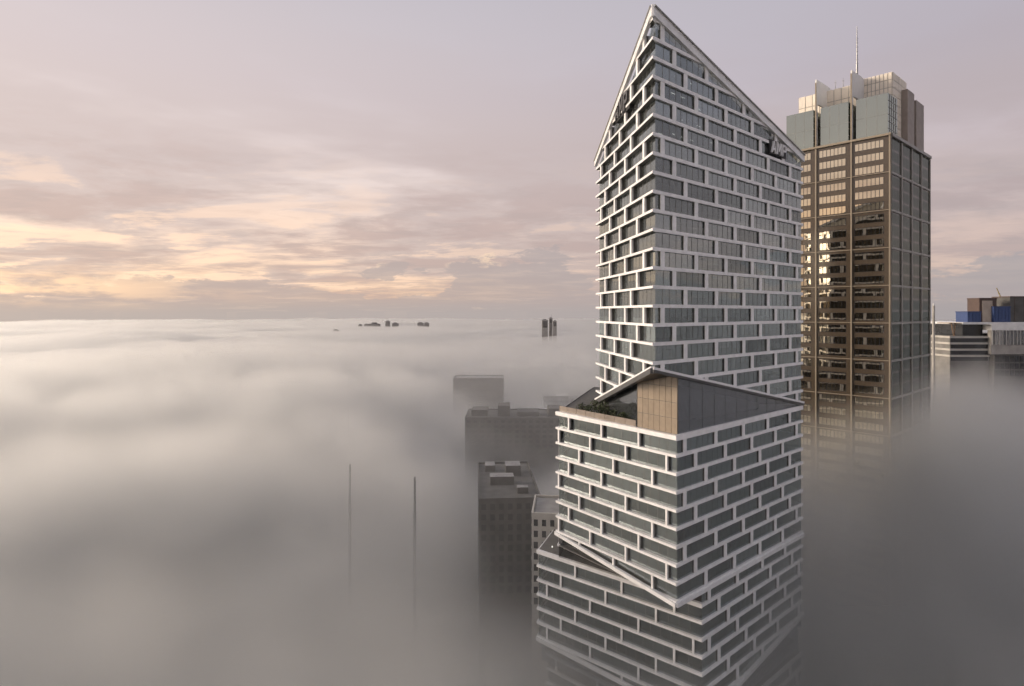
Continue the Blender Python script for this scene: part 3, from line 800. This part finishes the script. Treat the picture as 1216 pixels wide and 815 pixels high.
for k in range(0, 12):
    z = ZC - .1 - (3 * GH + .18) * k
    th = .5 if k == 0 else .16
    mb = MB('gold_trim'); fl.slab(mb, [(0, z - th), (fl.len + .3, z - th), (fl.len + .3, z + th * .4), (0, z + th * .4)], -.2, .45 if k else .8); mb.build('ledge', body)
    th = .75 if k == 0 else .5
    mb = MB('mid_metal'); fr.slab(mb, [(.35 if k == 0 else .0, z - th), (fr.len, z - th), (fr.len, z + th * .4), (.35 if k == 0 else .0, z + th * .4)], -.2, .33 if k else .7); mb.build('ledge', body)
# crown
def gp(u, v, z):      # u along the left face from its far end, v back from it
    p = fl.P + fl.d * u + dr * v; return (p.x, p.y, z)
def gbox(mb, u0, u1, v0, v1, z0, z1, m=0):
    mb.prism([gp(u0, v0, z1), gp(u1, v0, z1), gp(u1, v1, z1), gp(u0, v1, z1)], [gp(u0, v0, z0), gp(u1, v0, z0), gp(u1, v1, z0), gp(u0, v1, z0)], m)
mb = MB('roof_grey'); gbox(mb, .5, 33, .5, 43.5, ZC, ZC + .3); crown = mb.build('crown', gpt)
ub = [fl.len - 11.0 * k for k in range(4)]
for k in range(3):
    u1 = ub[k] - (.9 if k == 0 else 1.3); u0 = ub[k + 1] + (1.0 if k < 2 else .6)
    mb = MB('crown_glass', 'frame_dark'); gbox(mb, u0, u1, 1.0, 10.5, ZC + .3, ZC + 14.0)
    gb = mb.build('glass_box', crown)
    f2 = Face((gp(u0, 1.0, 0)[0], gp(u0, 1.0, 0)[1]), (gp(u1, 1.0, 0)[0], gp(u1, 1.0, 0)[1]))
    mb = MB('mid_metal')
    for j in range(1, 3):
        uu = f2.len * j / 3; f2.slab(mb, [(uu - .04, ZC + .3), (uu + .04, ZC + .3), (uu + .04, ZC + 13.9), (uu - .04, ZC + 13.9)], 0, .05)
    for j in range(1, 2):
        zz = ZC + 14 * j / 2; f2.slab(mb, [(0, zz - .03), (f2.len, zz - .03), (f2.len, zz + .03), (0, zz + .03)], 0, .04)
    mb.build('glazing_bar', gb)
    f3 = Face((gp(u1, 1.0, 0)[0], gp(u1, 1.0, 0)[1]), (gp(u1, 10.5, 0)[0], gp(u1, 10.5, 0)[1]))
    mb = MB('mid_metal')
    for j in range(1, 5):
        uu = f3.len * j / 5; f3.slab(mb, [(uu - .1, ZC + .3), (uu + .1, ZC + .3), (uu + .1, ZC + 13.9), (uu - .1, ZC + 13.9)], 0, .1)
    for j in range(1, 6):
        zz = ZC + 14 * j / 6; f3.slab(mb, [(0, zz - .08), (f3.len, zz - .08), (f3.len, zz + .08), (0, zz + .08)], 0, .08)
    mb.build('glazing_bar', gb)
for k in (1, 2):
    u = ub[k]
    mb = MB('crown_frame'); gbox(mb, u - .25, u + .2, -.2, 12.0, ZC + 15.5, ZC + 24.2); gbox(mb, u - .25, u + .2, -.2, .6, ZC - .2, ZC + 15.5); mb.build('blade', crown)
    mb = MB('dark_reveal'); gbox(mb, u + .6, u + 5.0, 6.5, 11.5, ZC + 14.3, ZC + 15.6); mb.build('louvre', crown)
# cream screens set back behind the boxes
def screen(u0, u1, v0, v1, z0, z1, nu, nv, nz):
    mb = MB('concrete_pale', 'roof_grey'); gbox(mb, u0, u1, v0, v1, z0, z1 - .3)
    s = mb.build('screen_box', crown)
    p, q, r_ = gp(u0, v0, 0), gp(u1, v0, 0), gp(u1, v1, 0)
    for f2, n in ((Face(p[:2], q[:2]), nu), (Face(q[:2], r_[:2]), nv)):
        for j in range(n):
            for i in range(nz):
                a, b = f2.len * j / n, f2.len * (j + 1) / n
                c, d = z0 + (z1 - z0) * i / nz, z0 + (z1 - z0) * (i + 1) / nz
                mb = MB('cream_panel'); f2.slab(mb, [(a + .13, c + .13), (b - .13, c + .13), (b - .13, d - .13), (a + .13, d - .13)], .0, .14); mb.build('panel', s)
screen(2.0, 21.0, 9.0, 22.0, ZC + .3, ZC + 22.5, 8, 4, 5)
screen(21.2, 31.0, 11.0, 26.0, ZC + .3, ZC + 24.3, 8, 10, 9)
screen(22.0, 30.0, 26.2, 37.0, ZC + .3, ZC + 22.6, 3, 8, 9)
mb = MB('pillar_brown'); gbox(mb, 31.2, 33.0, 20.0, 27.5, ZC + .3, ZC + 20.0); mb.build('pillar', crown)
mb = MB('pillar_brown'); gbox(mb, 31.2, 33.0, 30.0, 39.0, ZC + .3, ZC + 18.5); mb.build('pillar', crown)
mb = MB('steel'); b0 = gp(19.5, 14, ZC + 22); 
mb.tube(b0, (b0[0], b0[1], b0[2] + 9), .45, .32); mb.tube((b0[0], b0[1], b0[2] + 9), (b0[0], b0[1], b0[2] + 23.0), .28, .10)
for j in range(7):
    z = b0[2] + 9.5 + j * 1.5; mb.tube((b0[0] - .55, b0[1], z), (b0[0] + .55, b0[1], z), .05, n=5)
mb.build('mast', gpt)
for (u, v) in ((14, 10), (16.5, 10)):
    mb = MB('steel'); b0 = gp(u, v, ZC + 22.4); mb.tube(b0, (b0[0], b0[1], b0[2] + 3.6), .12, .06, 6); mb.tube((b0[0] - .4, b0[1], b0[2] + 2.6), (b0[0] + .4, b0[1], b0[2] + 2.6), .08, n=5); mb.build('antenna', crown)

# ------------------------------------------------------------------ generic blocks
def k_at(px, py, Y): return Vector(((px - 608) / FPX * Y, Y, CAM_Z - (py - 371) / FPX * Y))
def office(name, label, x0, x1, y0, y1, z1, wm, nx, ny, fh=3.6, fz=.55, rows=8, rz=0.0, group=None, cat='building', parapet=.9, win='window_dark', roofm='roof_grey'):
    cx, cy_ = (x0 + x1) / 2, (y0 + y1) / 2
    t = top(name, (cx, cy_, 0), label, cat, group)
    hx, hy = (x1 - x0) / 2, (y1 - y0) / 2
    cs, sn = math.cos(R(rz)), math.sin(R(rz))
    def w(x, y): return (cx + x * cs - y * sn, cy_ + x * sn + y * cs)
    pl = [w(-hx, -hy), w(hx, -hy), w(hx, hy), w(-hx, hy)]
    mb = MB(wm); mb.prism([(*p, z1) for p in pl], [(*p, 0) for p in pl]); wall = mb.build('wall', t)
    i_ = .6
    mb = MB(roofm); q = [w(-hx + i_, -hy + i_), w(hx - i_, -hy + i_), w(hx - i_, hy - i_), w(-hx + i_, hy - i_)]
    mb.prism([(*p, z1 + .15) for p in q], [(*p, z1 - .3) for p in q]); rf = mb.build('roof', t)
    mb = MB(wm)
    for a in range(4):
        f = Face(pl[a], pl[(a + 1) % 4]); f.slab(mb, [(.0, z1 - .4), (f.len - .4, z1 - .4), (f.len - .4, z1 + parapet), (.0, z1 + parapet)], -.4, .12)
    mb.build('parapet', t)
    for f, n in ((Face(pl[0], pl[1]), nx), (Face(pl[1], pl[2]), ny), (Face(pl[3], pl[0]), ny)):
        for r in range(rows):
            zt = z1 - 1.1 - r * fh
            for c in range(n):
                a, b = f.len * (c + .5 - fz / 2) / n, f.len * (c + .5 + fz / 2) / n
                mb = MB(win, wm)
                f.slab(mb, [(a, zt - fh * .58), (b, zt - fh * .58), (b, zt), (a, zt)], -.1, .03, 0)
                f.slab(mb, [(a - .1, zt - fh * .58 - .18), (b + .1, zt - fh * .58 - .18), (b + .1, zt - fh * .58), (a - .1, zt - fh * .58)], -.1, .16, 1)
                mb.build('window', wall)
    return t, wall, rf, w

# ---- roofs and slabs showing through the hole in the fog
t, wl, rf, w = office('office_block', 'dark flat-roofed office block rising through the fog beside the white tower', -13, 8.6, 190, 236, 88.5, 'concrete_dark', 7, 10, rows=9, rz=4, roofm='concrete_dark', win='window_dim')
for (x, y, sx, sy, h) in ((-2, -4, 9, 5, 3.2), (3, 8, 6, 7, 4.2), (-6, 14, 4, 6, 2.6), (5, -15, 4, 3, 2.2)):
    mb = MB('concrete_dark', 'roof_grey'); p = [w(x - sx / 2, y - sy / 2), w(x + sx / 2, y - sy / 2), w(x + sx / 2, y + sy / 2), w(x - sx / 2, y + sy / 2)]
    mb.prism([(*q, 88.6 + h) for q in p], [(*q, 88.5) for q in p], 0, ma=1); mb.build('plant_room', rf)
office('stone_building', 'pale stone building with rows of small windows close behind the white tower', 6.6, 26, 160, 176, 94.0, 'concrete_pale', 8, 6, fh=3.3, fz=.5, rows=8, rz=-6)
t, wl, rf, w = office('office_block', 'broad dark slab block with a jagged parapet beyond the flat-roofed office block', -34, 46, 395, 430, 77, 'concrete_dark', 16, 6, rows=6, roofm='concrete_dark', win='window_dim')
for (x, sx, h) in ((-30, 12, 5), (-12, 9, 8), (6, 16, 3.5), (26, 10, 6)):
    mb = MB('concrete_dark'); p = [w(x - sx / 2, -10), w(x + sx / 2, -10), w(x + sx / 2, 6), w(x - sx / 2, 6)]
    mb.prism([(*q, 77 + h) for q in p], [(*q, 76.9) for q in p]); mb.build('plant_room', rf)
office('office_block', 'faint grey tower block fading into the fog beyond the dark slab block', -69, -10, 640, 670, 76, 'concrete_mid', 9, 5, rows=0)
# low houses far down in the gap
random.seed(21)
hn = 0
HL = ['low pale-roofed building far below in the fog gap', 'low dark-roofed building far below in the fog gap', 'low red-roofed building far below in the fog gap']
for k in range(26):
    Y = random.uniform(560, 900); X = random.uniform(-60, 110) * Y / 700
    sx, sy, h = random.uniform(14, 38), random.uniform(12, 26), random.uniform(14, 46)
    kd = random.choice((0, 0, 1, 1, 2))
    t = top('low_building', (X, Y, 0), HL[kd], 'building', 'low buildings in the fog gap, ' + ('pale', 'dark', 'red')[kd])
    mb = MB(('concrete_pale', 'concrete_dark', 'concrete')[kd]); mb.box(X - sx / 2, X + sx / 2, Y - sy / 2, Y + sy / 2, 0, h); mb.build('wall', t)
    mb = MB(('white_paint', 'concrete_dark', 'roof_red')[kd])
    e = .6; a, b = (X - sx / 2 - e, X + sx / 2 + e); c, d = Y - sy / 2 - e, Y + sy / 2 + e
    rh = random.uniform(1.0, 4.0)
    mb.prism([(a, c, h + .02), (b, c, h + .02), (b, Y, h + rh), (a, Y, h + rh)], [(a, c, h - .5), (b, c, h - .5), (b, Y, h - .5), (a, Y, h - .5)])
    mb.prism([(a, Y + .02, h + rh), (b, Y + .02, h + rh), (b, d, h + .02), (a, d, h + .02)], [(a, Y + .02, h - .5), (b, Y + .02, h - .5), (b, d, h - .5), (a, d, h - .5)])
    mb.build('roof', t)
# thin poles sticking out of the fog
for px, pyt, Y, lab in ((415.5, 553, 205, 'taller thin dark pole standing alone in pale fog'), (492.5, 568, 190, 'thin dark pole standing in fog closer to the flat-roofed office block')):
    p = k_at(px, pyt, Y); mb = MB('steel')
    mb.tube((p.x, p.y, 0), (p.x, p.y, p.z - 12), .6, .5, 10); mb.tube((p.x, p.y, p.z - 12), (p.x, p.y, p.z), .42, .30, 10)
    mb.tube((p.x, p.y, p.z), (p.x, p.y, p.z + .5), .28, .22, 10); mb.tube((p.x, p.y, p.z - 12.3), (p.x, p.y, p.z - 11.9), .5, .5, 10)
    o = mb.build('pole'); o['label'] = lab; o['category'] = 'pole'
# ---- far towers piercing the fog
def far_tower(px0, px1, py, Y, label, wm='concrete', steps=1, group=None, pole=False, win=True):
    a, b = k_at(px0, py, Y), k_at(px1, py, Y); wd = b.x - a.x; cx = (a.x + b.x) / 2
    t = top('tower_block', (cx, Y, 0), label, 'building', group)
    mb = MB(wm); mb.box(a.x, b.x, Y - wd * .3, Y + wd * .3, 0, a.z); wall = mb.build('wall', t)
    mb = MB('roof_grey'); mb.box(a.x + wd * .25, b.x - wd * .3, Y - wd * .2, Y + wd * .2, a.z, a.z + wd * .12); mb.build('roof', t)
    if win:
        for r in range(7):
            mb = MB('window_dark'); z = a.z - 4 - r * wd * .16; mb.box(a.x + wd * .1, b.x - wd * .1, Y - wd * .3 - .25, Y - wd * .3 + .1, z - wd * .08, z); mb.build('window', wall)
    if pole:
        mb = MB('steel'); mb.tube((b.x - wd * .3, Y, a.z), (b.x - wd * .3, Y, a.z + wd * 1.0), .6, .3); mb.build('mast', t)
far_tower(643.5, 650.5, 380, 1500, 'slim grey apartment tower with banded windows piercing the fog on the horizon', 'concrete')
far_tower(652, 656, 377.5, 1510, 'narrow tower with a thin mast joining the slim apartment tower', 'concrete', pole=True)
far_tower(656.6, 661, 381, 1490, 'squat block against the narrow mast tower on the horizon', 'concrete')
for (a, b, y) in ((426, 430, 385.5), (433, 438, 385), (439, 451, 384.5), (458, 463, 381.5), (466, 473, 384), (496, 503, 383.5), (504, 509.5, 383.5), (396, 402, 392)):
    far_tower(a, b, y, 2600 if y < 390 else 2200, 'tiny grey tower top breaking through the distant fog', 'concrete', group='distant tower tops in the fog', win=False)

# ------------------------------------------------------------------ building works beyond the bronze tower
QY = 262.0
def q(px, py, Y=QY): return k_at(px, py, Y)
t = top('office_building', (230, 275, 0), 'grey office building with a white roof slab and wrapped plant on top', 'office building')
a, b = q(1128, 399), q(1260, 399)
mb = MB('concrete_mid'); mb.box(a.x, b.x, QY, QY + 40, 0, a.z); wall = mb.build('wall', t)
c0 = q(1128, 384)
# set-back storey under the slab
d0, d1 = q(1147, 398), q(1171, 398)
mb = MB('window_dark', 'frame_dark'); mb.box(d0.x, d1.x, QY + 2.0, QY + 30, a.z, c0.z - .6); mb.build('recessed_storey', t)
for k in range(4):
    z = a.z - .6 - k * 3.0
    mb = MB('concrete_pale'); mb.box(a.x - .7, q(1174, 0).x, QY - .8, QY + 20, z - .45, z + .45); mb.build('floor_ledge', t)
    mb = MB('window_dark'); mb.box(a.x + .4, q(1173, 0).x, QY - .12, QY + .3, z - 2.4, z - .5); mb.build('window', wall)
s0, s1 = q(1139, 383), q(1262, 383)
mb = MB('white_paint'); mb.box(s0.x, s1.x, QY - 2.2, QY + 34, c0.z - .5, c0.z + .5); mb.build('roof_slab', t)
e0 = q(1172, 0)
mb = MB('white_paint'); mb.box(e0.x, s1.x, QY - 2.6, QY + 34.4, c0.z - 3.3, c0.z - .52); mb.build('fascia', t)
mb = MB('timber'); mb.box(q(1124.5, 0).x, s0.x + 3, QY - 1.5, QY + 6, c0.z - .1, c0.z + .25); 
for dx_ in (0.6, 2.4):
    x = q(1127, 0).x + dx_; mb.tube((x, QY - .6, c0.z - .1), (q(1131, 0).x + .3, QY - .6, c0.z - 7.0), .28, .2, 6)
mb.build('canopy', t)
for k in range(12):                                  # pale glazed storey behind a rail
    x = e0.x + .4 + k * 1.7
    mb = MB('parapet_glass'); mb.box(x + .05, x + 1.6, QY - 2.4, QY - 2.3, c0.z - 10.2, c0.z - 3.5); mb.build('glass_panel', t)
    mb = MB('crown_frame'); mb.box(x - .1, x + .04, QY - 2.5, QY - 2.28, c0.z - 10.2, c0.z - 3.35); mb.build('post', t)
mb = MB('concrete'); mb.box(e0.x + .3, s1.x, QY - 1.9, QY + .0, c0.z - 14.8, c0.z - 3.4); mb.build('spandrel_wall', t)
for r in range(3):
    for k in range(8):
        x = q(1175.5, 0).x + k * 2.3; z = c0.z - 15.6 - r * 3.4
        mb = MB('window_dark'); mb.box(x, x + 1.8, QY - 3.2, QY - 2.9, z - 2.6, z); mb.build('window', wall)
mb = MB('concrete_dark'); mb.box(q(1174, 0).x, s1.x, QY - 3.0, QY - .1, 0, c0.z - 15.0); mb.build('lower_wing', t)
def plantbox(name, label, cat, px0, px1, py0, py1, y0, y1, m, ribs=0, mr=None, panel=None):
    A, B_ = q(px0, py0, QY + y0), q(px1, py0, QY + y0)
    zb = c0.z + .5
    o = top(name, ((A.x + B_.x) / 2, QY + (y0 + y1) / 2, zb), label, cat)
    mb = MB(m); mb.box(A.x, B_.x, QY + y0, QY + y1, zb, A.z); mb.build('casing', o)
    mb = MB(mr or m); mb.box(A.x - .15, B_.x + .15, QY + y0 - .15, QY + y1 + .15, A.z - .02, A.z + .45); mb.build('lid', o)
    for k in range(ribs):
        x = A.x + (B_.x - A.x) * (k + .5) / ribs
        mb = MB(mr or m); mb.box(x - .08, x + .08, QY + y0 - .12, QY + y0 - .0, zb + .1, A.z - .1); mb.build('rib', o)
    if panel:
        a_, b_ = q(panel[0], 0, QY + y0).x, q(panel[1], 0, QY + y0).x
        mb = MB('beige_panel'); mb.box(a_, b_, QY + y0 - .3, QY + y0 - .13, zb + .1, A.z - .9); mb.build('panel', o)
plantbox('plant_unit', 'small blue wrapped plant unit at the edge of the white roof slab', 'plant unit', 1149, 1165, 371, 0, 1, 8, 'blue_wrap', 4, 'blue_dark')
plantbox('plant_tower', 'tall brown plant housing with a beige panel between two blue units', 'plant housing', 1163, 1183.5, 355, 0, 3, 10, 'plant_brown', 0, 'plant_brown', (1166, 1178))
plantbox('plant_unit', 'larger blue wrapped plant unit with a dark top beside the brown housing', 'plant unit', 1180, 1200, 365, 0, 1.5, 8, 'blue_wrap', 5, 'blue_dark')
plantbox('plant_unit', 'dark grey plant block with a brown lid next to the larger blue unit', 'plant unit', 1199.5, 1232, 353, 0, 4, 14, 'concrete_dark', 3, 'plant_brown')
# crane jib behind the plant
cr = top('crane', (q(1190, 360, 290).x, 290, 0), 'slender crane jib leaning up behind the wrapped plant units', 'crane')
p0, p1 = q(1192, 361, 290), q(1183.5, 342, 290)
mb = MB('yellow_paint')
for dx_, dz_ in ((-.35, 0), (.35, 0), (0, .6)):
    mb.tube((p0.x + dx_, p0.y + dz_, p0.z), (p1.x + dx_ * .3, p1.y + dz_ * .3, p1.z), .12, .08, 5)
for k in range(7):
    f_ = k / 7; g_ = (k + 1) / 7; a_, b_ = p0.lerp(p1, f_), p0.lerp(p1, g_)
    mb.tube((a_.x - .35 * (1 - f_ * .7), a_.y, a_.z), (b_.x + .35 * (1 - g_ * .7), b_.y, b_.z), .06, n=4)
mb.build('jib', cr)
mb = MB('steel'); mb.tube((p0.x, p0.y + .2, 0), (p0.x, p0.y + .2, p0.z - .6), .7, .7, 8); mb.build('mast', cr)
mb = MB('yellow_paint'); mb.box(p0.x - 1.2, p0.x + 1.4, p0.y - .9, p0.y + 1.2, p0.z - .8, p0.z + 1.0); mb.build('cab', cr)
# flue
p = q(1108.6, 363, 240); mb = MB('concrete', 'white_paint'); mb.tube((p.x, p.y, 0), (p.x, p.y, p.z), .62, .52, 12); mb.tube((p.x, p.y, p.z), (p.x, p.y, p.z + .9), .3, .3, 8, 1)
o = mb.build('flue'); o['label'] = 'tall thin grey flue standing just behind the bronze tower'; o['category'] = 'flue'
office('office_block', 'pale low block between the flue and the building with the white roof slab', q(1111, 0, 320).x, q(1130, 0, 320).x, 320, 340, q(0, 392, 320).z, 'concrete_mid', 3, 4, rows=4)

# ------------------------------------------------------------------ planting on the middle terrace
random.seed(5)
def shrub(x, y, z, h, r, label, grp=None):
    t = top('shrub', (x, y, z), label, 'shrub', grp)
    mb = MB('bark')
    for k in range(4):
        an = random.uniform(0, 6.28); mb.tube((x, y, z), (x + math.cos(an) * r * .5, y + math.sin(an) * r * .5, z + h * .7), .07, .03, 5)
    mb.build('stem', t)
    mb = MB('leaf')
    for k in range(260):
        v = Vector((random.gauss(0, .45), random.gauss(0, .45), random.uniform(.1, 1)))
        c = Vector((x + v.x * r, y + v.y * r, z + h * v.z * (1 - .35 * min(1, math.hypot(v.x, v.y)))))
        n_ = Vector((random.gauss(0, 1), random.gauss(0, 1), random.gauss(0, 1))).normalized(); u_ = n_.orthogonal().normalized() * random.uniform(.12, .26); w_ = n_.cross(u_) * .6
        mb.poly([c - u_, c + w_, c + u_, c - w_])
    mb.build('foliage', t)
for k, (u, v, h, r) in enumerate(((3, 5.5, 2.2, 1.4), (6.5, 4.2, 2.4, 1.5), (9.5, 5.4, 2.8, 1.5), (12.5, 4.4, 2.4, 1.5), (15.5, 3.6, 2.6, 1.4), (18, 4.0, 2.3, 1.4), (20.6, 3.2, 2.5, 1.3), (22.8, 2.4, 2.0, 1.1), (8, 8.5, 3.2, 1.8), (4, 9.2, 2.8, 1.6))):
    p = gL.pt(u, 0, -v)
    shrub(p.x, p.y, 128.2, h, r, 'dark leafy shrub planted on the terrace behind the bronze balustrade', 'shrubs on the terrace')
for k, (u, v) in enumerate(((5, 4.9), (11, 5.2), (16.5, 5.0))):
    p = gL.pt(u, 0, -v); mb = MB('timber', 'steel')
    for dx_, dy_ in ((-.7, -.2), (.7, -.2), (-.7, .2), (.7, .2)): pass
    t = top('bench', (p.x, p.y, 128.2), 'small timber bench among the terrace shrubs', 'bench', 'benches on the terrace')
    for j in range(3):
        mb = MB('timber'); f_ = Face((p.x - gL.d.x * .9, p.y - gL.d.y * .9), (p.x + gL.d.x * .9, p.y + gL.d.y * .9))
        f_.slab(mb, [(0, 128.62), (1.8, 128.62), (1.8, 128.68), (0, 128.68)], -.25 + j * .17, -.1 + j * .17); mb.build('slat', t)
    for uu in (.2, 1.5):
        mb = MB('steel'); f_.slab(mb, [(uu, 128.2), (uu + .08, 128.2), (uu + .08, 128.62), (uu, 128.62)], -.24, .22); mb.build('leg', t)
